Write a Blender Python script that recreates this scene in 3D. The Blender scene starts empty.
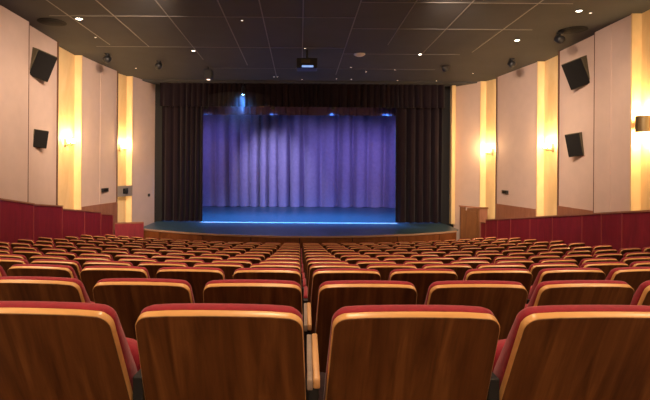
import bpy, bmesh, math, random
from mathutils import Vector, Matrix
random.seed(7)
S = bpy.context.scene
COL = S.collection
PI = math.pi
# ---------------------------------------------------------------- camera, world, exposure
F = 492.0            # focal length in pixels of the 650 px wide frame
ZC = 3.2             # eye height above the lowest house floor
cam_d = bpy.data.cameras.new('camera')
cam = bpy.data.objects.new('camera', cam_d); COL.objects.link(cam)
cam.location = (0, 0, ZC); cam.rotation_euler = (PI/2, -0.007, 0)
cam_d.sensor_width = 36; cam_d.lens = F*36/650
cam_d.shift_x = 25/650; cam_d.shift_y = -33/650
cam_d.clip_start = .05; cam_d.clip_end = 200
S.camera = cam
w = bpy.data.worlds.new('world'); S.world = w; w.use_nodes = True
w.node_tree.nodes['Background'].inputs[0].default_value = (.02, .018, .02, 1)
w.node_tree.nodes['Background'].inputs[1].default_value = 1
S.view_settings.view_transform = 'Standard'; S.view_settings.look = 'None'
S.view_settings.gamma = 1; S.view_settings.use_curve_mapping = False
S.view_settings.exposure = 0.0
HOUSE = dict(sconce=120, down=110, aud=440, cool=1950, floor=3300, wash=2250, led=14)   # watts

def light(kind, name, loc, power, color, parent=None, size=.1, spot=None, blend=.5, aim=None):
    d = bpy.data.lights.new(name, kind); d.energy = power; d.color = color
    if kind == 'AREA': d.size = size
    else: d.shadow_soft_size = size
    if spot: d.spot_size = math.radians(spot); d.spot_blend = blend
    o = bpy.data.objects.new(name, d); COL.objects.link(o)
    o.location = loc
    if aim is not None:
        o.rotation_euler = (Vector(aim)-Vector(loc)).to_track_quat('-Z', 'Y').to_euler()
    if parent:
        o.parent = parent; o.location = Vector(loc)-Vector(parent.location)
    return o

# ---------------------------------------------------------------- geometry of the hall
CY = 28.0            # centre of the curved rows and of the stage lip
def W(px, py, D):    # a direction seen in the photograph at distance D -> a place in the hall
    dx = px-300; dy = py-167
    return Vector(((dx+.007*dy)*D/F, D, ZC-(dy-.007*dx)*D/F))
def ceil_z(y): return ZC+4.11-.0244*y
def on_ceiling(px, py):
    dy = (py-167)-.007*(px-300)
    D = 4.11/(-dy/F+.0244)
    v = W(px, py, D); return Vector((v.x, v.y, ceil_z(v.y)))
ROWS = [(1.4,.417),(2.4,.575),(3.48,.738),(4.6,.926),(5.7,1.105),(6.8,1.27),(7.9,1.425),(9.0,1.575),
        (10.1,1.71),(11.2,1.845),(12.3,1.98),(13.4,2.115),(14.5,2.255)]
PITCH = [.55,.55,.553,.535,.562,.54,.57,.545,.562,.535,.572,.54,.56]
BACK_H = .84
FL = [(-6,.30+.87-1.2),(0,.19+.87)]+[(d,h+BACK_H) for d,h in ROWS]+[(15.3,3.11),(40,3.11)]
def floor_z(D):
    for (a,ha),(b,hb) in zip(FL, FL[1:]):
        if D <= b: return ZC-(ha+(hb-ha)*(D-a)/(b-a))
    return ZC-3.11
STZ = ZC-2.4         # stage floor

# ---------------------------------------------------------------- materials
def nt(name):
    m = bpy.data.materials.new(name); m.use_nodes = True
    t = m.node_tree; return m, t, t.nodes['Principled BSDF']
def plain(name, col, rough=.6, metal=0, sheen=0, noise=0, nscale=8, bump=0, coat=0):
    m, t, b = nt(name)
    b.inputs['Base Color'].default_value = (*col, 1); b.inputs['Roughness'].default_value = rough
    b.inputs['Metallic'].default_value = metal
    if sheen: b.inputs['Sheen Weight'].default_value = sheen
    if coat: b.inputs['Coat Weight'].default_value = coat
    if noise or bump:
        tc = t.nodes.new('ShaderNodeTexCoord'); n = t.nodes.new('ShaderNodeTexNoise')
        n.inputs['Scale'].default_value = nscale; n.inputs['Detail'].default_value = 5
        t.links.new(tc.outputs['Object'], n.inputs['Vector'])
        if noise:
            r = t.nodes.new('ShaderNodeValToRGB')
            r.color_ramp.elements[0].position = .3; r.color_ramp.elements[1].position = .7
            r.color_ramp.elements[0].color = (*[c*(1-noise) for c in col], 1)
            r.color_ramp.elements[1].color = (*[min(1, c*(1+noise)) for c in col], 1)
            t.links.new(n.outputs['Fac'], r.inputs['Fac']); t.links.new(r.outputs['Color'], b.inputs['Base Color'])
        if bump:
            bp = t.nodes.new('ShaderNodeBump'); bp.inputs['Strength'].default_value = bump
            bp.inputs['Distance'].default_value = .01
            t.links.new(n.outputs['Fac'], bp.inputs['Height']); t.links.new(bp.outputs['Normal'], b.inputs['Normal'])
    return m
def wood(name, dark, mid, light_, scale=(16, 16, 1.6), rough=.38, rnd=True, dist=1.1):
    m, t, b = nt(name)
    tc = t.nodes.new('ShaderNodeTexCoord'); mp = t.nodes.new('ShaderNodeMapping')
    mp.inputs['Scale'].default_value = scale
    t.links.new(tc.outputs['Object'], mp.inputs['Vector'])
    src = mp.outputs['Vector']
    if rnd:
        oi = t.nodes.new('ShaderNodeObjectInfo'); ad = t.nodes.new('ShaderNodeVectorMath'); ad.operation = 'ADD'
        ml = t.nodes.new('ShaderNodeMath'); ml.operation = 'MULTIPLY'; ml.inputs[1].default_value = 90
        t.links.new(oi.outputs['Random'], ml.inputs[0]); t.links.new(src, ad.inputs[0]); t.links.new(ml.outputs[0], ad.inputs[1])
        src = ad.outputs[0]
    n = t.nodes.new('ShaderNodeTexNoise'); n.inputs['Scale'].default_value = 1; n.inputs['Detail'].default_value = 7
    n.inputs['Roughness'].default_value = .6; n.inputs['Distortion'].default_value = dist
    t.links.new(src, n.inputs['Vector'])
    r = t.nodes.new('ShaderNodeValToRGB'); e = r.color_ramp.elements
    e[0].position = .3; e[0].color = (*dark, 1); e[1].position = .72; e[1].color = (*light_, 1)
    k = e.new(.52); k.color = (*mid, 1)
    t.links.new(n.outputs['Fac'], r.inputs['Fac']); t.links.new(r.outputs['Color'], b.inputs['Base Color'])
    b.inputs['Roughness'].default_value = rough
    return m
def glow(name, col, strength):
    m, t, b = nt(name)
    b.inputs['Base Color'].default_value = (*col, 1)
    b.inputs['Emission Color'].default_value = (*col, 1); b.inputs['Emission Strength'].default_value = strength
    return m
M = dict(
    walnut=wood('walnut_ply', (.075,.023,.005), (.155,.054,.013), (.27,.105,.027), scale=(24,2.5,1.8), dist=.5),
    maple=wood('pale_ply_edge', (.60,.30,.10), (.70,.37,.13), (.78,.44,.17), scale=(3,14,14), rough=.3),
    arm=wood('armrest_wood', (.55,.28,.11), (.62,.33,.14), (.70,.40,.19), scale=(20,3,20), rough=.35),
    greywood=plain('grey_side_board', (.26,.19,.15), .6, noise=.1, nscale=40),
    red=plain('red_upholstery', (.27,.006,.020), .85, sheen=.12, noise=.12, nscale=60, bump=.15),
    black=plain('black_metal', (.012,.012,.013), .45),
    carpet=plain('dark_carpet', (.035,.012,.014), .95, noise=.3, nscale=30),
    plaster=plain('pink_beige_plaster', (.61,.455,.375), .85, noise=.03, nscale=3, bump=.1),
    niche=wood('pale_yellow_veneer', (.68,.47,.22), (.74,.53,.26), (.80,.59,.31), scale=(2,2,.7), rough=.6, rnd=False),
    ceiling=plain('charcoal_ceiling', (.046,.046,.047), .8, noise=.08, nscale=1.5),
    grid=plain('ceiling_seam_metal', (.16,.15,.14), .5),
    redwall=wood('oxblood_panel', (.18,.006,.016), (.23,.009,.022), (.28,.014,.030), scale=(5,5,1.2), rough=.6),
    jointred=plain('joint_strip_red', (.30,.05,.04), .5),
    brown=wood('brown_dado_wood', (.26,.10,.05), (.32,.13,.07), (.38,.17,.09), scale=(4,4,1), rough=.55),
    oak=wood('stage_front_wood', (.16,.045,.010), (.22,.068,.016), (.28,.09,.024), scale=(3,3,1.5), rough=.5),
    pine=wood('honey_wood', (.14,.048,.011), (.18,.066,.016), (.23,.09,.024), scale=(6,6,1.2), rough=.5),
    darktrim=plain('dark_edge_trim', (.12,.055,.03), .5),
    drape=plain('dark_stage_drape', (.011,.0058,.0100), .9, sheen=.1, noise=.1, nscale=20),
    border=plain('violet_border', (.06,.025,.06), .9, sheen=.1),
    purple=plain('violet_back_drape', (.25,.19,.34), .85, sheen=.1, noise=.08, nscale=6),
    stagefloor=plain('black_stage_vinyl', (.03,.07,.10), .36, noise=.25, nscale=5),
    floorstrip=plain('pale_floor_strip', (.75,.8,.85), .5),
    brass=plain('brass', (.65,.42,.16), .3, metal=1),
    nosing=plain('pale_lip_edge', (.45,.28,.18), .45),
    plategrey=plain('plate_grey', (.30,.25,.20), .6),
    agedbrass=plain('aged_brass', (.22,.16,.08), .38, metal=.85),
    greyp=plain('grey_plate', (.13,.12,.11), .6),
    white=plain('white_plastic', (.75,.72,.68), .5),
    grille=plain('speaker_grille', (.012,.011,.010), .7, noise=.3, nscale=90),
    olive=plain('speaker_cabinet', (.10,.085,.05), .5),
    shell=plain('stage_house_black', (.012,.012,.014), .9),
    lampglow=glow('warm_lamp_glass', (1,.72,.38), 22),
    downglow=glow('downlight_lens', (1,.86,.66), 16),
    dimglow=glow('small_lamp_lens', (1,.84,.68), 2.2),
    stripglow=glow('strip_diffuser', (1,.75,.42), 6),
    blueglow=glow('blue_lamp_lens', (.25,.55,1), 60),
    bluedim=glow('dim_blue_lens', (.2,.45,1), 6),
    status=glow('status_light', (.3,.5,1), .8),
)

for k_ in ('grille','olive','drape'): M[k_].node_tree.nodes['Principled BSDF'].inputs['Specular IOR Level'].default_value = .12
# ---------------------------------------------------------------- mesh helpers
class MB:
    def __init__(s): s.v = []; s.f = []; s.mi = []
    def face(s, pts, mi=0):
        k = len(s.v); s.v += [tuple(p) for p in pts]; s.f.append(tuple(range(k, k+len(pts)))); s.mi.append(mi)
    def box(s, lo, hi, mi=0, mat=None):
        x0,y0,z0 = lo; x1,y1,z1 = hi
        c = [Vector(p) for p in ((x0,y0,z0),(x1,y0,z0),(x1,y1,z0),(x0,y1,z0),(x0,y0,z1),(x1,y0,z1),(x1,y1,z1),(x0,y1,z1))]
        if mat: c = [mat@p for p in c]
        k = len(s.v); s.v += [tuple(p) for p in c]
        for q in ((0,3,2,1),(4,5,6,7),(0,1,5,4),(1,2,6,5),(2,3,7,6),(3,0,4,7)):
            s.f.append(tuple(k+i for i in q)); s.mi.append(mi)
    def rings(s, rs, cap0=True, cap1=True, mi=0):
        n = len(rs[0]); k = len(s.v)
        for r in rs: s.v += [tuple(p) for p in r]
        for a in range(len(rs)-1):
            for i in range(n):
                j = (i+1) % n
                s.f.append((k+a*n+i, k+a*n+j, k+(a+1)*n+j, k+(a+1)*n+i)); s.mi.append(mi)
        if cap0: s.f.append(tuple(k+i for i in reversed(range(n)))); s.mi.append(mi)
        if cap1: s.f.append(tuple(k+(len(rs)-1)*n+i for i in range(n))); s.mi.append(mi)
    def lathe(s, prof, n=16, mat=None, mi=0):
        rs = []
        for r, z in prof:
            ring = [Vector((r*math.cos(2*PI*i/n), r*math.sin(2*PI*i/n), z)) for i in range(n)]
            rs.append([mat@p for p in ring] if mat else ring)
        s.rings(rs, mi=mi)
    def tube(s, pts, r, n=8, mi=0):
        pts = [Vector(p) for p in pts]; rs = []
        for i, p in enumerate(pts):
            d = (pts[min(i+1, len(pts)-1)]-pts[max(i-1, 0)]).normalized()
            a = d.orthogonal().normalized() if i == 0 else (a-d*a.dot(d)).normalized()
            b = d.cross(a)
            rr = r[i] if isinstance(r, (list, tuple)) else r
            rs.append([p+a*rr*math.cos(2*PI*k/n)+b*rr*math.sin(2*PI*k/n) for k in range(n)])
        s.rings(rs, mi=mi)
    def build(s, name, mats, parent=None, smooth=None, bevel=0, loc=None):
        me = bpy.data.meshes.new(name); me.from_pydata(s.v, [], s.f)
        bm = bmesh.new(); bm.from_mesh(me)
        bmesh.ops.remove_doubles(bm, verts=bm.verts, dist=1e-5)
        if bevel:
            bmesh.ops.bevel(bm, geom=[e for e in bm.edges if len(e.link_faces) == 2 and e.calc_face_angle(0) > .8],
                            offset=bevel, segments=2, affect='EDGES', profile=.5)
        bmesh.ops.recalc_face_normals(bm, faces=bm.faces); bm.to_mesh(me); bm.free()
        if not bevel and len(me.polygons) == len(s.mi):
            for p, i in zip(me.polygons, s.mi): p.material_index = i
        if not isinstance(mats, (list, tuple)): mats = [mats]
        for m in mats: me.materials.append(m)
        o = bpy.data.objects.new(name, me); COL.objects.link(o)
        if smooth is not None:
            me.polygons.foreach_set('use_smooth', [True]*len(me.polygons)); me.set_sharp_from_angle(angle=math.radians(smooth))
        if parent: o.parent = parent
        if loc is not None: o.location = loc
        return o
def empty(name, loc=(0,0,0), rz=0):
    o = bpy.data.objects.new(name, None); COL.objects.link(o); o.location = loc; o.rotation_euler = (0,0,rz)
    o.empty_display_size = .1; return o
def tag(o, label=None, cat=None, group=None, kind=None):
    if label: o['label'] = label
    if cat: o['category'] = cat
    if group: o['group'] = group
    if kind: o['kind'] = kind
    return o
def structure(o): o['kind'] = 'structure'; return o

# ================================================================ THE SETTING
# floor: ramp of concentric bands
mb = MB(); rings_ = []
Ds = [-6, -3]+[x*.5 for x in range(0, 31)]+[15.3, 16.2, 17.4]
angs = [math.radians(-75+150*i/60) for i in range(61)]
for a, b in zip(Ds, Ds[1:]):
    for t0, t1 in zip(angs, angs[1:]):
        def P(D, t):
            r = CY-D; x = max(-9, min(9, r*math.sin(t)))
            y = CY-math.sqrt(max(0, r*r-x*x))
            return (x, y, floor_z(D))
        q = [P(a,t0), P(a,t1), P(b,t1), P(b,t0)]
        if len({(round(p[0],4), round(p[1],4)) for p in q}) < 4: continue
        mb.face(q)
structure(mb.build('floor', M['carpet']))
mb = MB(); mb.box((-9.5, -7, -.25), (9.5, 31.5, -.1)); structure(mb.build('floor_base', M['shell']))

# ceiling
mb = MB()
def cz(x, y, up=0): return (x, y, ceil_z(y)+up)
y0, y1 = -6.5, 21.6
mb.rings([[cz(-9.4,y0),cz(9.4,y0),cz(9.4,y1),cz(-9.4,y1)], [cz(-9.4,y0,.2),cz(9.4,y0,.2),cz(9.4,y1,.2),cz(-9.4,y1,.2)]])
structure(mb.build('ceiling', M['ceiling']))
# seams of the ceiling panels
mb = MB()
def strip(a, b, wd=.014, h=.008):
    a = Vector(a); b = Vector(b); d = (b-a); d.z = 0; d.normalize(); n = Vector((-d.y, d.x, 0))*wd
    q = [a-n, a+n, b+n, b-n]
    mb.rings([[Vector((p.x,p.y,ceil_z(p.y)-h)) for p in q], [Vector((p.x,p.y,ceil_z(p.y)+.01)) for p in q]])
k = 11.3/F
for xo, ye in ((-5.9,15.2),(-4.75,15.4),(-3.37,17),(-1.93,17.8),(-.97,19.7),(.05,18.6),(1.38,19.3),(2.65,15),(3.95,16.3),(5.5,15.8)):
    strip((xo, -6, 0), (xo, ye, 0))
for yy in (-4.5, -1.6, 1.2, 3.9, 6.7, 9.6, 12.5, 15.4): strip((-6.4, yy, 0), (1.38 if yy > 12 else 6.6, yy, 0))
for yy in (11.4, 13.4, 16.1): strip((1.38, yy, 0), (6.3 if yy<16 else 5.2, yy, 0))
strip((-3.6,18.3,0),(5,18.3,0), .008)
structure(mb.build('ceiling_seams', M['grid']))
mb = MB()      # plaster soffit band before the proscenium
q0 = [(-7.2,20.55),(7.4,20.55),(7.4,21.35),(-7.2,21.35)]
mb.rings([[Vector((x,y,ceil_z(y)-.05)) for x,y in q0], [Vector((x,y,ceil_z(y)+.02)) for x,y in q0]])
structure(mb.build('ceiling_soffit', M['ceiling']))

# side walls : polylines of the plaster face; 'N' marks a niche segment, 'C' steps
def wall(name, pts, sgn, n0):
    mb = MB(); out = .2; niches = []
    for i in range(len(pts)-1):
        (x0, y0_, k0), (x1, y1_, _) = pts[i], pts[i+1]
        if k0 == 'N':
            mb.face([(x0,y0_,0),(x0+sgn*out,y0_,0),(x0+sgn*out,y0_,8),(x0,y0_,8)], 1)
            mb.face([(x0+sgn*out,y0_,0),(x1+sgn*out,y1_,0),(x1+sgn*out,y1_,8),(x0+sgn*out,y0_,8)], 1)
            mb.face([(x1,y1_,0),(x1+sgn*out,y1_,0),(x1+sgn*out,y1_,8),(x1,y1_,8)], 1)
            niches.append(((x0,y0_),(x1,y1_)))
        else:
            mb.face([(x0,y0_,0),(x1,y1_,0),(x1,y1_,8),(x0,y0_,8)], 0)
    # outer skin gives the wall its thickness
    X = sgn*(max(abs(p[0]) for p in pts)+.45)
    a, b = pts[0], pts[-1]
    for p, q in (((a[0],a[1]),(X,a[1])), ((X,a[1]),(X,b[1])), ((X,b[1]),(b[0],b[1]))):
        mb.face([(p[0],p[1],0),(q[0],q[1],0),(q[0],q[1],8),(p[0],p[1],8)], 0)
    structure(mb.build(name, [M['plaster'], M['niche']]))
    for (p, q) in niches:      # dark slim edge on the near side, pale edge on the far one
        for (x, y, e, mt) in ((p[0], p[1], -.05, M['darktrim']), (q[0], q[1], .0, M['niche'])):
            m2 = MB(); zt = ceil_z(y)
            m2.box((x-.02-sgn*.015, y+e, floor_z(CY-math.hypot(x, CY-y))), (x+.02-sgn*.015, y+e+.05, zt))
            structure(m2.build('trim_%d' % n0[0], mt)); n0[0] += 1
TR = [1]
LW = [(-7.05,-6,''),(-7.2,13.02,''),(-7.33,13.02,''),(-7.4,14.98,'N'),(-7.4,16.55,''),(-7.25,17.9,''),(-7.07,19.0,'N'),(-6.83,19.9,''),(-6.32,21.4,'')]
RW = [(8.05,-6,''),(8.1,10.4,'N'),(8.14,12.04,''),(8.12,13.59,''),(8.25,13.59,''),(8.22,15.66,'N'),(8.2,16.95,''),(7.82,19.6,'N'),(7.5,20.4,''),(6.7,21.4,'')]
wall('wall_left', LW, -1, TR); wall('wall_right', RW, 1, TR)
mb = MB(); mb.box((-9.4,-6.3,0),(9.4,-6,8)); structure(mb.build('wall_back', M['plaster']))
def xat(pts, y):
    for a, b in zip(pts, pts[1:]):
        if a[1] <= y <= b[1] and b[1] > a[1]: return a[0]+(b[0]-a[0])*(y-a[1])/(b[1]-a[1])
    return pts[-1][0]
# vertical joints in the plaster
for x, y in ((-7.2,13.03),(8.12,13.6)):
    m2 = MB(); m2.box((x-.008, y-.012, 1), (x+.008, y+.008, ceil_z(y))); structure(m2.build('trim_%d' % TR[0], M['darktrim'])); TR[0] += 1
for pts, y, s in ((LW,17.85,-1),(RW,12.9,1)):
    m2 = MB(); x = xat(pts, y); m2.box((x-.01, y-.02, 1), (x+.01, y+.02, ceil_z(y)))
    structure(m2.build('trim_%d' % TR[0], M['plaster'])); TR[0] += 1
# pale post beside the drape on the right
m2 = MB(); m2.box((6.5,21.1,STZ), (6.66,21.36,ceil_z(21.2))); structure(m2.build('trim_%d' % TR[0], M['niche'])); TR[0] += 1

# proscenium wall pieces, stage house
mb = MB()
mb.box((-9.4,21.4,0),(-5.95,21.7,8)); mb.box((6.15,21.4,0),(9.4,21.7,8)); mb.box((-6,21.4,ZC+3.0),(6.2,21.7,8))
structure(mb.build('wall_proscenium', M['shell']))
for nm, lo, hi in (('wall_stage_left',(-9.6,21.7,0),(-9.4,31,9)), ('wall_stage_right',(9.4,21.7,0),(9.6,31,9)), ('wall_stage_back',(-9.6,31,0),(9.6,31.2,9)),
                   ('ceiling_stage',(-9.6,21.5,8.2),(9.6,31.2,8.4))):
    mb = MB(); mb.box(lo, hi); structure(mb.build(nm, M['shell']))

# ---- stage platform
RL = 11.0
def lip(x, r=RL): return CY-math.sqrt(r*r-x*x)
xs = [-6.15+12.15*i/60 for i in range(61)]
stage = empty('stage_platform', (0, 21, 0)); tag(stage, 'curved stage platform with black floor and wooden front below the curtains', 'stage')
def sp(o): o.parent = stage; o.location = (0,-21,0); return o
mb = MB()
top = [(x, lip(x), STZ) for x in xs]
NECK = [(6.2,19.2),(6.25,21.0),(6.12,21.38),(6.12,21.72),(9.3,21.75),(9.3,30.9),(-9.3,30.9),(-9.3,21.75),(-5.93,21.72),(-5.93,21.38),(-6.2,21.3)]
mb.rings([[(x,y,STZ-.04) for x,y,z in top]+[(x,y,STZ-.04) for x,y in NECK],
          [(x,y,STZ) for x,y,z in top]+[(x,y,STZ) for x,y in NECK]])
sp(mb.build('stage_floor', M['stagefloor']))
# front facing in separate boards
seams = [-6.15,-5.2,-3.45,-1.7,0,1.85,3.5,5.2,6.0]
for a, b in zip(seams, seams[1:]):
    n = 10; f = [a+.012+(b-a-.024)*i/n for i in range(n+1)]
    mb = MB()
    r0 = [(x, lip(x,RL), 0) for x in f]; r1 = [(x, lip(x,RL)+.04, 0) for x in reversed(f)]
    mb.rings([[(x,y,.08) for x,y,_ in r0+r1], [(x,y,STZ-.05) for x,y,_ in r0+r1]])
    sp(mb.build('front_panel', M['oak'], smooth=30))
mb = MB()
r0 = [(x, lip(x,RL)-.035, 0) for x in xs]; r1 = [(x, lip(x,RL)+.05, 0) for x in reversed(xs)]
mb.rings([[(x,y,STZ-.045) for x,y,_ in r0+r1], [(x,y,STZ+.012) for x,y,_ in r0+r1]])
sp(mb.build('lip_nosing', M['nosing'], smooth=30))
mb = MB(); mb.box((-4.3,21.02,STZ+.001),(4.2,21.28,STZ+.006)); sp(mb.build('pale_strip', M['floorstrip'], ))  # flat pale strip across the stage floor

# ---- drapes
def drape(name, x0, x1, y, zt, zb, amp, wl, mat, seed, flare=0, rag=.0, curve=None):
    rnd = random.Random(seed); n = int((x1-x0)/wl*12); nz = 16
    ph = [rnd.uniform(0, 2*PI) for _ in range(4)]
    # irregular fold positions
    xs_ = []; u = 0; phase = [0]
    for i in range(n+1): xs_.append(x0+(x1-x0)*i/n)
    fr = []; p = 0
    for i, x in enumerate(xs_):
        p += 2*PI*((x1-x0)/n)/wl*(1+.28*math.sin(x*1.7/wl*.25+ph[0])+.18*math.sin(x*.9/wl+ph[1])); fr.append(p)
    front = []
    for k in range(nz+1):
        t = k/nz; z = zt+(zb-zt)*t; row = []
        for i, x in enumerate(xs_):
            a = amp*(.55+.45*t)*(1+.35*math.sin(fr[i]*.31+ph[2]))
            c = math.sin(fr[i]+.25*math.sin(t*2+ph[3]+i*.02)); c = c-.22*math.cos(2*fr[i])
            zz = z-(rag*abs(math.sin(fr[i]*.5)) if k == nz else 0)
            row.append((x+(x-(x0+x1)/2)*flare*t+amp*.25*math.cos(fr[i])*t, y+a*c, zz))
        front.append(row)
    mb = MB(); m_ = n+1; kk = 0
    for off in (0, .03):
        for row in front: mb.v += [(a, b+off, c) for a, b, c in row]
    T = (nz+1)*m_
    def q(*a): mb.f.append(a); mb.mi.append(0)
    for k in range(nz):
        for i in range(n):
            a = k*m_+i; q(a, a+1, a+m_+1, a+m_); q(T+a, T+a+m_, T+a+m_+1, T+a+1)
    for i in range(n): q(i, T+i, T+i+1, i+1); a = nz*m_+i; q(a, a+1, T+a+1, T+a)
    for k in range(nz):
        for i in (0, n): a = k*m_+i; q(a, a+m_, T+a+m_, T+a)
    return mb.build(name, mat, smooth=60)
zc = ZC
tag(drape('stage_curtain', -5.98, -4.2, 21.25, zc+3.0, STZ+.03, .10, .30, M['drape'], 3, flare=.0), 'dark pleated house curtain drawn to the left side of the stage', 'curtain', 'dark house curtains')
tag(drape('stage_curtain', 4.12, 6.12, 21.25, zc+3.0, STZ+.03, .10, .30, M['drape'], 5), 'dark pleated house curtain drawn to the right side of the stage', 'curtain', 'dark house curtains')
tag(drape('curtain_valance', -6.0, 6.14, 20.98, zc+3.56, zc+2.56, .05, .26, M['drape'], 8), 'long dark pleated valance across the top of the stage opening', 'valance')
tag(drape('curtain_border', -4.7, 4.5, 22.1, zc+2.95, zc+2.33, .04, .3, M['border'], 9), 'thin dark border curtain hanging just behind and below the long valance', 'curtain')
tag(drape('backdrop_curtain', -8.9, 8.9, 29.5, zc+4.6, STZ+.03, .26, .80, M['purple'], 12, rag=.02), 'violet pleated backdrop curtain at the back of the stage', 'curtain')

# ---- dados on the plaster walls (structure trim)
def dado(pts, ya, yb, zrel, s, mat):
    m2 = MB(); n = 6
    A = []; B = []
    for i in range(n+1):
        y = ya+(yb-ya)*i/n; x = xat(pts, y); A.append((x-s*.01,y)); B.append((x-s*.05,y))
    loop = A+B[::-1]
    m2.rings([[(x,y,.0) for x,y in loop], [(x,y,ZC+zrel) for x,y in loop]])
    structure(m2.build('trim_%d' % TR[0], mat)); TR[0] += 1
dado(LW, 16.6, 18.98, -1.4, -1, M['brown'])
dado(RW, 17.02, 19.55, -1.4, 1, M['brown'])
dado(RW, 13.62, 15.6, -1.17, 1, M['brown'])

# ---- red partitions
def partition(label, X, secs, th=.06):
    yb = secs[0][0][0]
    t = empty('partition', (X, yb, floor_z(yb))); tag(t, label, 'partition')
    base = Vector(t.location)
    for (ya, za), (yb, zb) in secs:
        x = X if not callable(X) else X(ya)
        fl = min(floor_z(CY-math.hypot(X,CY-yb)), floor_z(CY-math.hypot(X,CY-ya)))-.02
        m2 = MB(); g = .008
        m2.rings([[(X-th/2,ya+g,fl),(X+th/2,ya+g,fl),(X+th/2,yb-g,fl),(X-th/2,yb-g,fl)],
                  [(X-th/2,ya+g,ZC+za-.03),(X+th/2,ya+g,ZC+za-.03),(X+th/2,yb-g,ZC+zb-.03),(X-th/2,yb-g,ZC+zb-.03)]])
        o = m2.build('panel', M['redwall'], t); o.location = -base
        m2 = MB(); e = .03
        m2.rings([[(X-th/2-e,ya,ZC+za-.035),(X+th/2+e,ya,ZC+za-.035),(X+th/2+e,yb,ZC+zb-.035),(X-th/2-e,yb,ZC+zb-.035)],
                  [(X-th/2-e,ya,ZC+za+.005),(X+th/2+e,ya,ZC+za+.005),(X+th/2+e,yb,ZC+zb+.005),(X-th/2-e,yb,ZC+zb+.005)]])
        o = m2.build('cap_rail', M['brown'], t); o.location = -base
        sg = -1 if X > 0 else 1; m2 = MB(); xf = X+sg*th/2
        m2.box((min(xf, xf+sg*.012), yb-.014, fl), (max(xf, xf+sg*.012), yb+.014, ZC+zb-.04)); o = m2.build('joint_strip', M['jointred'], t); o.location = -base
    return t
def lin(y, tab):
    for (a,za),(b,zb) in zip(tab, tab[1:]):
        if y <= b: return za+(zb-za)*(y-a)/(b-a)
    return tab[-1][1]
RT = [(-6,.9),(10.05,-.828),(11.7,-1.04),(14.84,-1.45),(18.8,-1.957)]
ys = [2.4,3.6,4.8,6.0,7.2,8.4,9.6,10.86,11.6,12.4,13.85,15.2,16.6,17.7,18.8]
partition('long dark red panelled partition sloping down along the right wall', 7.15, [((a,lin(a,RT)),(b,lin(b,RT))) for a,b in zip(ys,ys[1:])]+[((18.8,-2.06),(19.3,-2.12))])
L1 = [(2,.45),(11.5,-.79),(12.85,-1.0)]
partition('dark red panelled partition along the left wall, its top stepping down', -6.98,
    [((a,lin(a,L1)),(b,lin(b,L1))) for a,b in zip([4,5.5,7,8.5,10,11.4],[5.5,7,8.5,10,11.4,12.85])]+
    [((12.85,-1.015),(14.4,-1.18)),((14.4,-1.27),(15.9,-1.45)),((15.9,-1.45),(17.2,-1.62)),((17.2,-1.67),(18.3,-1.81))])
# short low panel under the second niche
t = empty('partition', (-6.4,18.5,.1)); tag(t, 'short low dark red panel beside the left end of the stage', 'partition')
pa, pb = Vector((-6.86,18.28)), Vector((-5.9,18.62))
for nm, e, z0, z1, mt in (('panel',.03,.1,ZC-2.34,M['redwall']),('cap_rail',.04,ZC-2.36,ZC-2.34,M['brown'])):
    d = (pb-pa).normalized(); n_ = Vector((d.y,-d.x))*e; c = [pa-n_+n_*0, pa+n_, pb+n_, pb-n_]
    dz = (0, .17, .17, 0); m2 = MB(); m2.rings([[(p.x,p.y,z0+(dz[q]+.04 if z0 > .5 else 0)) for q, p in enumerate(c)],[(p.x,p.y,z1+.06+dz[q]) for q, p in enumerate(c)]]); o = m2.build(nm, mt, t); o.location = -Vector(t.location)

# wooden screen at the right end of the stage
sc_ = empty('wooden_screen', (6.33,19.4,.1)); tag(sc_, 'honey brown wooden framed screen standing at the right end of the stage', 'screen')
def addp(name, lo, hi, mt, bev=.004, par=sc_):
    m2 = MB(); m2.box(lo, hi); return m2.build(name, mt, par, bevel=bev)
addp('frame_post',(0,-.04,0),(.09,.06,1.58),M['pine']); addp('frame_post',(.66,-.04,0),(.75,.06,1.52),M['pine'])
addp('middle_stile',(.22,-.02,.0),(.27,.04,1.42),M['pine'])
addp('panel',(.09,0,0),(.22,.03,1.56),M['pine']); addp('panel',(.27,0,0),(.66,.03,1.53),M['pine'])
m2 = MB(); m2.rings([[(-.03,-.07,1.58),(.76,-.07,1.52),(.76,.1,1.52),(-.03,.1,1.58)],[(-.03,-.07,1.63),(.76,-.07,1.57),(.76,.1,1.57),(-.03,.1,1.63)]]); m2.build('top_rail', M['brown'], sc_)
m2 = MB(); m2.rings([[(.09,-.03,1.40),(.66,-.03,1.30),(.66,.02,1.30),(.09,.02,1.40)],[(.09,-.03,1.46),(.66,-.03,1.36),(.66,.02,1.36),(.09,.02,1.46)]]); m2.build('crosspiece', M['pine'], sc_)
addp('return_panel',(.75,.0,0),(1.08,.05,1.5),M['brown']); addp('return_cap',(.75,-.03,1.5),(1.1,.09,1.56),M['pine'])

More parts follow.
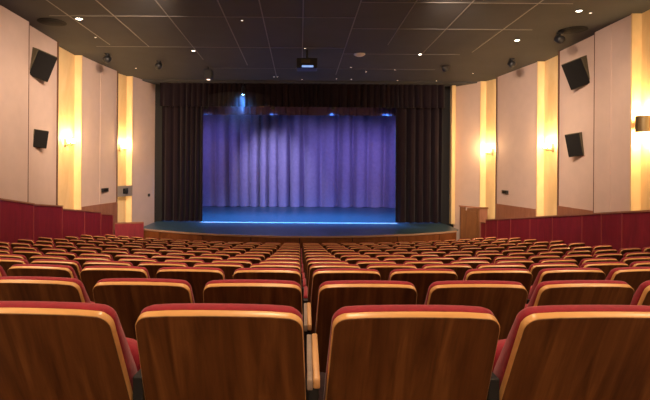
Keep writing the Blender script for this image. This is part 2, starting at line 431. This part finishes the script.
# ================================================================ SEATS
TILT = math.radians(25)
def BK(u, v, n):     # back-shell coordinates: across, down from the top, towards the stage
    return Vector((u, v*math.sin(TILT)+n*math.cos(TILT), BACK_H-v*math.cos(TILT)+n*math.sin(TILT)))
def outline(inset, vtop=0, vb=.57, hw=.240, cr=.045, wd=.035):
    pts = []; hw -= inset
    def halfw(v): return hw+wd*min(v,.42)
    cr2 = max(cr-inset*.5, .012)
    # start at bottom right, up, over, down (u, v)
    for v in (vb-inset, .45, .3, .15): pts.append((halfw(v), v))
    for i in range(7):
        a = i/6*PI/2
        pts.append((halfw(cr2)-cr2+cr2*math.cos(a)*1.0, vtop+inset+cr2-cr2*math.sin(a)+.006))
    for i in range(1, 8):
        x = (hw-cr2)*(1-2*i/8); pts.append((x, vtop+inset+.006*(abs(x)/(hw))**2))
    return pts+[( -a, b) for a, b in reversed(pts[:11])]
def ringof(inset, n, **k): return [BK(u, v, n) for u, v in outline(inset, **k)]
def padring(inset, n): return [BK(u, v, .0138+(n-.0138)*(1+1.1*min(1, max(0, v-.03)/.32))) for u, v in outline(inset)]
def make_seat(both, mid=False):
    r = empty('theatre_seat')
    mb = MB(); mb.rings([ringof(.0035,-.0125), ringof(.002,-.0112), ringof(.004,-.005)], cap1=True); mb.build('back_panel', M['walnut'], r, smooth=35)
    mb = MB(); mb.rings([ringof(.0018,-.0112), ringof(0,-.009), ringof(0,.011), ringof(.003,.0135)], cap0=True); mb.build('edge_band', M['maple'], r, smooth=50)
    mb = MB(); mb.rings([padring(.006,.0138), padring(.001,.020), padring(.001,.036), padring(.010,.052), padring(.032,.064), padring(.06,.071), padring(.10,.074)], cap0=True); mb.build('back_cushion', M['red'], r, smooth=60)
    # tipped-up seat pad
    mb = MB(); rs = []
    for t, e in ((0,.03),(.012,.008),(.035,0),(.07,0),(.095,.01),(.11,.035)):
        rg = []
        for i in range(24):
            a = 2*PI*i/24; ca, sa = math.cos(a), math.sin(a)
            sx = (.236-e)*math.copysign(abs(ca)**.35, ca); sz = (.20-e)*math.copysign(abs(sa)**.35, sa)
            rg.append(Vector((sx, .275+t+(.0+sz*-.12), .46+sz)))
        rs.append(rg)
    mb.rings(rs); mb.build('seat_cushion', M['red'], r, smooth=60)
    for s in ((1,-1) if both else (1,)):
        x = s*.275
        mb = MB(); pr = [(.0,.07),(.0,.5)]
        if mid:
            mb.box((x-.002,.075,.592),(x+.019,.48,.624)); ar = mb.build('armrest', M['arm'], r, bevel=.005, smooth=50)
            mb = MB(); mb.box((x-.021,.075,.587),(x-.0025,.48,.620)); mb.build('side_board', M['greywood'], ar, bevel=.004, smooth=50)
        else: mb.box((x-.016,.19,.575),(x+.016,.50,.62)); mb.build('armrest', M['red'], r, bevel=.014, smooth=50)
        mb = MB(); mb.box((x-.017,.13,-.05),(x+.017,.40,.60)); 
        st = mb.build('stanchion', M['black'], r, bevel=.004)
        mb = MB(); mb.box((x-.05,.10,-.055),(x+.05,.43,-.02)); f = mb.build('foot_plate', M['black'], st)
        mb = MB(); mb.box((x-.024,.15,.40),(x+.024,.24,.47)); f = mb.build('hinge', M['black'], st, bevel=.008)
    return r
def copy_tree(o, parent=None):
    c = o.copy(); COL.objects.link(c); c.parent = parent
    for ch in o.children: copy_tree(ch, c)
    return c
ORD = ['','first','second','third','fourth','fifth','sixth','seventh','eighth','ninth','tenth','eleventh','twelfth','thirteenth','fourteenth']
protoA = make_seat(False); protoB = make_seat(True); protoC = make_seat(False, True); usedA = usedB = usedC = False
def place(ri, s, k, D):
    global usedA, usedB
    R = CY-D; gx = .045 if s < 0 else .064
    th = (gx+s*.275+s*(k-1)*PITCH[ri-1])/R
    x = R*math.sin(th); y = CY-R*math.cos(th)
    lim = 6.68 if s > 0 else 6.62
    if abs(x) > lim: return None
    px = 300+F*x/max(y,.1); half = .28*F/y
    if px+half < -8 or px-half > 658: return None
    return x, y, th
plan = []
for ri, (D, h) in enumerate(ROWS, 1):
    for s in (-1, 1):
        got = [k for k in range(1, 14) if place(ri, s, k, D)]
        for k in got: plan.append((ri, s, k, D, s < 0 and k == max(got)))
rowname = {1:'row nearest the camera', len(ROWS):'last row before the stage'}
for (ri, s, k, D, edge) in plan:
    x, y, rz = place(ri, s, k, D)
    if edge:
        o = copy_tree(protoB) if usedB else protoB; usedB = True
    elif s < 0 and k == 1 and ri < 3:
        o = copy_tree(protoC) if usedC else protoC; usedC = True
    else:
        o = copy_tree(protoA) if usedA else protoA; usedA = True
    o.location = (x, y, floor_z(D)); o.rotation_euler = (0, 0, rz+random.uniform(-.012,.012))
    side = 'left' if s < 0 else 'right'
    rn = rowname.get(ri, ORD[ri]+' row from the camera')
    if k == 1: lab = f'wood-backed red seat just {side} of the central gap, {rn}'
    else: lab = f'wood-backed red seat, {ORD[k]} to the {side} of the central gap, {rn}'
    assert len(lab.split()) <= 17
    tag(o, lab, 'seat', 'wood-backed red theatre seats in rows')

# ================================================================ WALL FITTINGS
def sconce(px, py, pts, D, label, s):
    v = W(px, py, D); x = xat(pts, D)+s*.2; z = v.z
    r = empty('wall_sconce', (x, D, z)); tag(r, label, 'wall lamp', 'three-shade brass wall sconces')
    m = MB(); m.box((-.02*1,-.06,-.14),(.02,.06,.16)); m.build('backplate', M['agedbrass'], r, bevel=.01)
    for i, a in enumerate((-.16, 0, .16)):
        tx = -s*(.20+(.05 if i == 1 else 0))
        m = MB(); m.tube([(0,0,-.02),(tx*.4,a*.5,-.09),(tx*.8,a*.9,-.08),(tx,a,-.02)], .011); arm = m.build('arm', M['agedbrass'], r, smooth=60)
        m = MB(); T = Matrix.Translation((tx,a,-.01))
        m.lathe([(.022,-.02),(.028,0),(.018,.01)], 12, T); m.build('cup', M['brass'], arm, smooth=60)
        m = MB(); m.lathe([(.02,0),(.045,.03),(.055,.08),(.05,.13),(.03,.15)], 14, T); m.build('glass_shade', M['lampglow'], r, smooth=60)
    light('POINT', 'sconce_light', (x-s*.30, D, z+.14), HOUSE['sconce'], (1,.62,.27), r, size=.07)
    light('POINT', 'sconce_uplight', (x-s*.10, D+.35*(1), z+.25), HOUSE['sconce']*.25, (1,.62,.27), r, size=.05)
sconce(70,143,LW,15.9,'lit brass sconce on the left wall, nearer the audience, between two speakers and stage',-1)
sconce(125,148,LW,19.45,'lit brass sconce on the left wall nearest the stage curtain',-1)
sconce(487,152,RW,20.05,'lit brass sconce on the right wall nearest the stage',1)
sconce(546,148,RW,16.35,'lit brass sconce on the right wall beside the lower black speaker',1)
# concealed light strips standing behind the near edge of each niche
def led(p, q, s, label):
    x, y = p; zb = floor_z(CY-math.hypot(x,CY-y)); zt = ceil_z(y)
    r = empty('light_strip', (x+s*.12, y+.05, zb)); tag(r, label, 'light strip')
    m = MB(); m.box((-.05,-.03,.02),(.05,.0,zt-zb-.01)); m.build('channel', M['greyp'], r)
    m = MB(); m.box((-.03,.0,.1),(.03,.012,zt-zb-.1)); m.build('diffuser', M['stripglow'], r)
    L = light('AREA','strip_light',(x+s*.10,y+.09,(zb+zt)/2),HOUSE['led'],(1,.74,.45),r,size=.08)
    L.data.shape = 'RECTANGLE'; L.data.size_y = zt-zb-.4; L.data.size = .08
    L.rotation_euler = (-PI/2+0,0,0) ; L.rotation_euler = Vector((0,1,0)).to_track_quat('-Z','Z').to_euler()
led((-7.4,14.98),0,-1,'glowing strip hidden behind the near edge of the left wall niche nearer the audience')
led((-7.07,19.0),0,-1,'glowing strip hidden behind the near edge of the left wall niche nearest the stage')
led((8.1,10.4),0,1,'glowing strip hidden in the rightmost wall niche beside the drum lamp')
led((8.22,15.66),0,1,'glowing strip hidden behind the near edge of the middle right wall niche')
led((7.82,19.6),0,1,'glowing strip hidden behind the near edge of the right niche nearest the stage')
# unseen lamps added on the rear wall to light the seat backs
for xx, nm in ((-5.4,'far left'),(-1.8,'left of centre'),(1.8,'right of centre'),(5.4,'far right')):
    r = empty('wall_sconce', (xx,-5.97,ZC+.75)); tag(r, 'added unseen brass sconce behind the viewer lighting the seat backs, '+nm, 'wall lamp')
    m = MB(); m.box((-.06,-.02,-.14),(.06,.02,.16)); m.build('backplate', M['agedbrass'], r, bevel=.01)
    for a in (-.16,0,.16):
        m = MB(); m.tube([(0,0,-.02),(a*.5,.08,-.09),(a*.9,.16,-.08),(a,.2,-.02)], .011); m.build('arm', M['agedbrass'], r, smooth=60)
        m = MB(); m.lathe([(.02,0),(.045,.03),(.055,.08),(.05,.13),(.03,.15)], 14, Matrix.Translation((a,.2,-.01))); m.build('glass_shade', M['lampglow'], r, smooth=60)
    light('POINT','sconce_light',(xx,-5.7,ZC+.85),HOUSE['sconce']*1.3,(1,.72,.46),r,size=.1)
# drum lamp at the right margin
r = empty('drum_wall_lamp', (8.24,11.72,ZC+1.08)); tag(r, 'brass half-drum wall lamp at the right edge glowing up and down', 'wall lamp')
m = MB(); ringp = [(.21*math.cos(PI/2+PI*i/14), .19*math.sin(PI/2+PI*i/14)) for i in range(15)]
inn = [(a*.93,b*.93) for a,b in reversed(ringp)]
m.rings([[(a-.02,b,-.19) for a,b in ringp+inn],[(a-.02,b,.19) for a,b in ringp+inn]]); m.build('drum_shade', M['agedbrass'], r, smooth=40)
m = MB(); m.box((-.03,-.15,-.14),(.09,.15,.14)); m.build('backplate', M['greyp'], r)
for z in (-.1,.1):
    m = MB(); m.lathe([(.02,z-.04),(.035,z-.01),(.035,z+.02),(.02,z+.04)],12,Matrix.Translation((-.08,0,0))); m.build('bulb', M['lampglow'], r, smooth=60)
light('POINT','drum_light',(8.18,11.72,ZC+1.38),HOUSE['sconce']*.9,(1,.66,.3),r,size=.06)
light('POINT','drum_light',(8.18,11.72,ZC+.78),HOUSE['sconce']*.9,(1,.66,.3),r,size=.06)

def speaker(loc, wall_x, size, rz, rx, ry, label):
    wx, dy, hz = [q*1.1 for q in size]
    r = empty('wall_speaker', loc); tag(r, label, 'speaker', 'black wall speakers')
    Rm = Matrix.Rotation(ry,4,'Y')@Matrix.Rotation(rz,4,'Z')
    m = MB(); m.rings([[Rm@Vector(p) for p in ((-wx*.46,dy,-hz*.49),(wx*.46,dy,-hz*.49),(wx*.46,dy,hz*.49),(-wx*.46,dy,hz*.49))],
                       [Rm@Vector(p) for p in ((-wx/2,0,-hz/2),(wx/2,0,-hz/2),(wx/2,0,hz/2),(-wx/2,0,hz/2))]]); m.build('cabinet', M['olive'], r, bevel=.012)
    m = MB(); m.box((-wx*.47,-.03,-hz*.47),(wx*.47,.005,hz*.47),0,Rm); m.build('grille', M['grille'], r, bevel=.006)
    p = Rm@Vector((0,dy,0)); q = Vector((wall_x-loc[0], p.y+.05, p.z+.1))
    m = MB(); m.tube([p, (p+q)/2+Vector((0,0,.03)), q], .02); m.build('bracket', M['black'], r, smooth=60)
    m = MB(); m.box((q.x-.02,q.y-.06,q.z-.08),(q.x+.02,q.y+.06,q.z+.08)); m.build('mounting_plate', M['black'], r)
v = W(43,66,13.6); speaker(v,-7.34,(.56,.40,.70),math.radians(62),0,math.radians(22),'large black speaker tilted high on the left wall')
v = W(40.5,139,13.7); speaker(v,-7.35,(.36,.25,.46),math.radians(52),0,math.radians(8),'small black speaker low on the left wall beneath the large one')
v = W(576,74,14.3); speaker(v,8.24,(.58,.40,.74),math.radians(-62),0,math.radians(-22),'large black speaker tilted high on the right wall')
v = W(574,145,14.4); speaker(v,8.24,(.38,.25,.62),math.radians(-50),0,math.radians(-11),'small black speaker low on the right wall beneath the large one')

def wallbox(pts, px, py, s, wd, ht, mat, name, label, cat, off=0, D=None):
    if D is None:
        D = min((abs(300+F*xat(pts,y/50)/(y/50)-px), y/50) for y in range(550,1069))[1]
    v = W(px,py,D); x = xat(pts,D)+s*off
    r = empty(name, (x-s*.03, D, v.z)); tag(r, label, cat)
    m = MB(); m.box((-.03,-wd/2,-ht/2),(.03,wd/2,ht/2)); m.build('body', mat, r, bevel=.008)
    m = MB(); m.box((-s*.034-.004,-min(wd*.3,.16),-ht*.25),(-s*.034+.004,min(wd*.3,.16),ht*.25)); m.build('face', M['grille'], r)
    return r
wallbox(LW,104.5,190,-1,.55,.14,M['black'],'wall_box','small black box fixed on the left wall plaster above the dado','box')
wallbox(RW,506,192,1,.50,.13,M['black'],'wall_box','small black box fixed on the right wall plaster above the dado','box')
wallbox(LW,148.5,195,-1,.14,.12,M['black'],'wall_switch','tiny black switch on the left wall close to the stage','switch')
r = wallbox(LW,126,191,-1,.95,.42,M['plategrey'],'wall_panel','grey plate with dark round device across the left niche near stage','plate',off=0,D=19.45); r.rotation_euler.z = math.radians(-15)
m = MB(); m.lathe([(.06,0),(.09,.03),(.09,.08),(.05,.11)],16,Matrix.Translation((.05,-.05,0))@Matrix.Rotation(PI/2,4,'Y')); m.build('round_device', M['black'], r, smooth=40)

# ================================================================ CEILING FITTINGS
WARM = (1,.72,.46)
def downlight(px, py, label, rad=.06, bright=True, power=None, pos=None):
    p = pos if pos is not None else on_ceiling(px, py)
    r = empty('ceiling_downlight', p); tag(r, label, 'ceiling light', 'recessed ceiling downlights')
    m = MB(); m.lathe([(rad,-.004),(rad*1.0,-.018),(rad*1.25,-.018),(rad*1.35,.0),(rad*1.35,.02),(rad,.02)],20); m.build('trim_ring', M['greyp'], r, smooth=40)
    m = MB(); m.lathe([(rad*.2,-.022),(rad*.7,-.018),(rad*.97,-.008),(rad*.97,.01)],16); m.build('lens', M['downglow'] if bright else M['dimglow'], r, smooth=60)
    if power: light('SPOT','downlight_beam',(p.x,p.y,p.z-.06),power,WARM,r,size=.06,spot=125,blend=.9,aim=(p.x,p.y,p.z-3))
P_ = HOUSE['down']
downlight(79,18.5,'brightest lit downlight at the upper left of the ceiling',.085,power=P_)
downlight(193.5,50.5,'lit downlight on the ceiling above the left part of stage curtain',.06,power=P_)
downlight(420,54,'lit downlight right of the white disc on the ceiling',.06,power=P_)
downlight(517,40,'bright lit downlight on the ceiling towards the right wall',.075,power=P_)
downlight(579,10.5,'bright lit downlight nearest the upper right wall',.07,power=P_)
small = [(95.5,37,'small lamp just below the bright upper left downlight'),(590.5,12.5,'small lamp just right of the upper right bright downlight'),
 (136,68,'tiny lamp at the far left of the ceiling by the wall curve'),(305,48,'small lamp directly behind the ceiling projector'),
 (242,20,'tiny lamp left of the centre seam near the top edge'),
 (274,76.5,'left lamp of the tiny pair left of the projector'),(277.5,76.5,'right lamp of the tiny pair left of the projector'),
 (302,79,'small lamp below the projector close to the valance'),(351,67,'small lamp directly below the white ceiling disc'),
 (351.5,79,'small lamp by the valance below the white ceiling disc'),(366,71.5,'tiny lamp just right and below of the white disc'),
 (395,69.5,'tiny lamp between the white disc and black dome'),(397.5,80,'small lamp by the valance below the lit central right downlight'),
 (436.5,80.5,'small lamp by the valance beneath the black dome'),(473,73,'tiny lamp right of the black dome towards the right wall'),
 (336.5,78.5,'tiny lamp by the valance between projector and white disc')]
for px, py, lb in small: downlight(px, py, lb+' on the ceiling', .035, bright=False)
# downlights added out of view, above and behind the viewer, to brighten the seats
i = 0
for yy, xs_ in ((8.6,(-4.6,0,4.6)),(5.0,(-4.6,0,4.6)),(1.5,(-4.6,0,4.6)),(-2.2,(-4,0,4))):
    for xx in xs_:
        downlight(0,0,'added unseen downlight to brighten the seats, %s, %s' % (('towards the left wall','on the centre line','towards the right wall')[xs_.index(xx)], {8.6:'fourth line from the back',5.0:'third line from the back',1.5:'second line from the back',-2.2:'rearmost line'}[yy]),.085,power=HOUSE['aud']*(.55 if yy == 8.6 else 1),pos=Vector((xx,yy,ceil_z(yy))))

# spotlights added out of frame to brighten the side walls
for sgn, sd in ((-1,'left'),(1,'right')):
    for j, (yy, tx, ty, tz, pw) in enumerate(((9.8,7.2,19.0,.4,1.2),(8.2,7.4,15.5,.8,.8),(5.5,7.3,11.5,.8,.6))):
        p = Vector((sgn*2.6, yy, ceil_z(yy))); r = empty('added_wash_spot', p)
        tag(r, 'added unseen spotlight brightening the %s wall, %s' % (sd, ('nearest the stage','middle one','rearmost')[j]), 'spotlight', 'added wall-brightening spotlights')
        tgt = Vector((sgn*tx,ty,ZC+tz)); d = (tgt-(p-Vector((0,0,.2)))).normalized()
        m = MB(); m.lathe([(.05,0),(.05,-.03),(.015,-.04),(.015,-.2)],12); m.build('mount', M['black'], r)
        q = Matrix.Translation((0,0,-.2))@d.to_track_quat('-Z','Y').to_matrix().to_4x4()
        m = MB(); m.lathe([(.03,.12),(.07,.10),(.08,-.04),(.07,-.04),(.065,-.02)],14,q); m.build('lamp_head', M['black'], r, smooth=40)
        light('SPOT','wash_beam',p+Vector((0,0,-.2))+d*.08,HOUSE['wash']*pw,(1,.74,.56),r,size=.12,spot=62,blend=1,aim=tgt)

# projector
p = on_ceiling(307,50); r = empty('ceiling_projector', p); tag(r, 'black projector hanging from the ceiling above the stage front', 'projector')
m = MB(); m.box((-.035,-.035,-.30),(.035,.035,.02)); m.build('mount_pole', M['black'], r)
m = MB(); m.box((-.33,-.25,-.62),(.33,.35,-.30)); m.build('housing', M['black'], r, bevel=.03)
m = MB(); m.box((-.18,-.262,-.47),(.10,-.248,-.36)); m.build('vent_panel', M['olive'], r)
m = MB(); m.box((-.16,-.262,-.60),(.20,-.248,-.54)); m.build('status_window', M['status'], r)
# dark fittings
def fitting(px, py, kind, label, cat):
    p = on_ceiling(px, py); r = empty(kind, p); tag(r, label, cat)
    if kind == 'ceiling_spotlight':
        m = MB(); m.lathe([(.09,0),(.09,-.03),(.03,-.04),(.03,-.09)],14); m.build('mount', M['black'], r, smooth=40)
        m = MB(); m.lathe([(.06,-.13),(.11,-.10),(.12,.08),(.10,.12),(.04,.14)],16,Matrix.Translation((0,.02,-.17))@Matrix.Rotation(math.radians(115),4,'X')); m.build('lamp_head', M['black'], r, smooth=50)
    elif kind == 'security_dome':
        m = MB(); m.lathe([(.14,.0),(.16,-.05),(.15,-.07)],20); m.build('collar', M['black'], r, smooth=40)
        m = MB(); m.lathe([(.14,-.06),(.135,-.12),(.10,-.18),(.04,-.22)],20); m.build('dome', M['black'], r, smooth=70)
    elif kind == 'box_spotlight':
        m = MB(); m.box((-.03,-.03,-.12),(.03,.03,.01)); m.build('yoke', M['black'], r)
        m = MB(); m.box((-.16,-.16,-.46),(.16,.16,-.12)); m.build('lamp_housing', M['black'], r, bevel=.02)
        m = MB(); m.lathe([(.03,-.485),(.06,-.48),(.06,-.455)],14); m.build('lens', M['dimglow'], r)
    elif kind == 'smoke_detector':
        m = MB(); m.lathe([(.19,.0),(.19,-.02),(.15,-.05)],20); m.build('base', M['white'], r, smooth=40)
        m = MB(); m.lathe([(.11,-.045),(.10,-.075),(.03,-.085)],20); m.build('sensor', M['white'], r, smooth=60)
    elif kind == 'ceiling_shadow_disc':  # flat dark discs standing in for shadows on the ceiling
        m = MB(); m.lathe([(.36,-.002),(.36,-.01),(.32,-.016)],28); m.build('shadow_rim', M['grille'], r, smooth=40)
        m = MB(); m.lathe([(.28,-.012),(.24,-.03),(.05,-.035)],28); m.build('shadow_core', M['grille'], r, smooth=40)
fitting(107,54,'ceiling_spotlight','black ceiling spotlight above the left niches, left one of two','spotlight')
fitting(158.5,61,'ceiling_spotlight','black ceiling spotlight just above the left end of the curtain','spotlight')
fitting(512,59,'ceiling_spotlight','black ceiling spotlight below the bright right downlight','spotlight')
fitting(560,33,'ceiling_spotlight','black ceiling spotlight beside the upper right wall','spotlight')
fitting(445.5,66,'security_dome','black dome camera on the ceiling above the right drape','dome camera')
fitting(208.5,67,'box_spotlight','black boxy spotlight hanging above the left part of the valance','spotlight')
fitting(359.5,54,'smoke_detector','round white smoke detector in the middle of the ceiling','smoke detector')
fitting(52,22,'ceiling_shadow_disc','round dark disc standing in for a shadow on the ceiling at the upper left','air vent')
fitting(573,30,'ceiling_shadow_disc','round dark disc standing in for a shadow on the ceiling at the upper right','air vent')

# ================================================================ STAGE LAMPS
BLUE = (.10,.30,1)
def stagelamp(loc, aim, label, power, spot, color, mat, size=.1):
    r = empty('stage_spotlight', loc); tag(r, label, 'stage light', 'blue stage spotlights')
    d = (Vector(aim)-Vector(loc)).normalized(); q = d.to_track_quat('-Z','Y').to_matrix().to_4x4()
    m = MB(); m.lathe([(size*.6,.34*1),(size,.28),(size*1.05,.0),(size*1.15,-.02),(size*1.15,-.0),(size*.9,.01)],18,q); m.build('lamp_body', M['black'], r, smooth=40)
    m = MB(); m.lathe([(size*.2,-.012),(size*.8,-.004),(size*.95,.006)],18,q); m.build('lens', mat, r, smooth=60)
    m = MB(); m.tube([(0,0,size*1.1),(0,0,.5 if size > .08 else .62)], .015); m.build('yoke', M['black'], r)
    if power: light('SPOT','stage_beam',Vector(loc)+d*.08,power,color,r,size=.16,spot=spot,blend=1,aim=aim)
v = W(243,94.5,20.35)
stagelamp(v,(v.x-.3,20.1,.5),'dazzling blue spotlight hanging in front of the dark valance',380,120,BLUE,M['blueglow'],.075)
for px, ax, pw, lb in ((206,-3.2,1,'leftmost of the four blue spotlights under the border curtain'),(273,-1,1,'second from left of the four blue spotlights under the border curtain'),(333,.9,1,'third from left of the four blue spotlights under the border curtain'),(389,3.6,1,'rightmost of the four blue spotlights under the border curtain')):
    v = W(px,108.5,21.65); stagelamp(v,(v.x-.2,23.4,STZ),lb,HOUSE['floor']*.85,100,(.06,.36,1),M['bluedim'],.09)
def bar(y, z, x0, x1, label, zt=8.2):
    r = empty('lighting_bar', (0,y,z)); tag(r, label, 'bar')
    m = MB(); m.tube([(x0,0,0),(x1,0,0)], .03); m.build('pipe', M['black'], r)
    for x in (x0*.8, 0, x1*.8): m = MB(); m.tube([(x,0,.0),(x,0,zt-z+.02)], .012); m.build('hanger', M['black'], r)
bar(22.1, ZC+2.97, -4.9, 4.7, 'black pipe carrying the thin border curtain')
bar(21.65, ZC+3.08, -4.9, 4.7, 'black pipe carrying the blue spotlights behind the border')
bar(24.2, ZC+4.22, -6.6, 6.6, 'black pipe deep over the stage carrying backdrop spotlights')
# lamps hidden above the border, aimed at the backdrop
for x, tx, pw, c, sp_ in ((-3.2,-1.5,1.15,(.58,.64,1),50),(0,.3,.42,(.42,.40,1),70),(3.2,2.9,.5,(.38,.34,1),70),(-6,-4.6,.5,(.34,.32,1),70),(6,5.6,.4,(.34,.30,1),70)):
    stagelamp((x,24.2,ZC+3.7),(tx,29.5,ZC-.5),'backdrop spotlight on the hidden bar aimed %s' % {-3.2:'left of centre',0:'at the centre',3.2:'right of centre',-6:'at the far left',6:'at the far right'}[x],HOUSE['cool']*pw,sp_,c,M['bluedim'],.12)

# faint haze hanging under the blue front spotlight
hz = bpy.data.materials.new('stage_haze'); hz.use_nodes = True; t_ = hz.node_tree; t_.nodes.clear()
o_ = t_.nodes.new('ShaderNodeOutputMaterial'); vs = t_.nodes.new('ShaderNodeVolumeScatter')
tc_ = t_.nodes.new('ShaderNodeTexCoord'); ln = t_.nodes.new('ShaderNodeVectorMath'); ln.operation = 'LENGTH'
t_.links.new(tc_.outputs['Object'], ln.inputs[0])
mr = t_.nodes.new('ShaderNodeMapRange'); mr.interpolation_type = 'SMOOTHSTEP'
for k_, v_ in (('From Min',.1),('From Max',1.9),('To Min',.13),('To Max',0)): mr.inputs[k_].default_value = v_
t_.links.new(ln.outputs['Value'], mr.inputs['Value']); t_.links.new(mr.outputs['Result'], vs.inputs['Density']); vs.inputs['Anisotropy'].default_value = .2
t_.links.new(vs.outputs[0], o_.inputs['Volume'])
m = MB(); m.lathe([(.8,-1.7),(1.9,-1.2),(2.3,-.3),(1.6,.35),(.6,.5)], 28); v = W(238,104,20.3)
hm = m.build('stage_haze', hz, loc=(v.x,v.y,v.z)); hm.scale = (.9,.28,1)
tag(hm, 'faint blue haze around the spotlight in front of the valance', 'haze', kind='stuff')
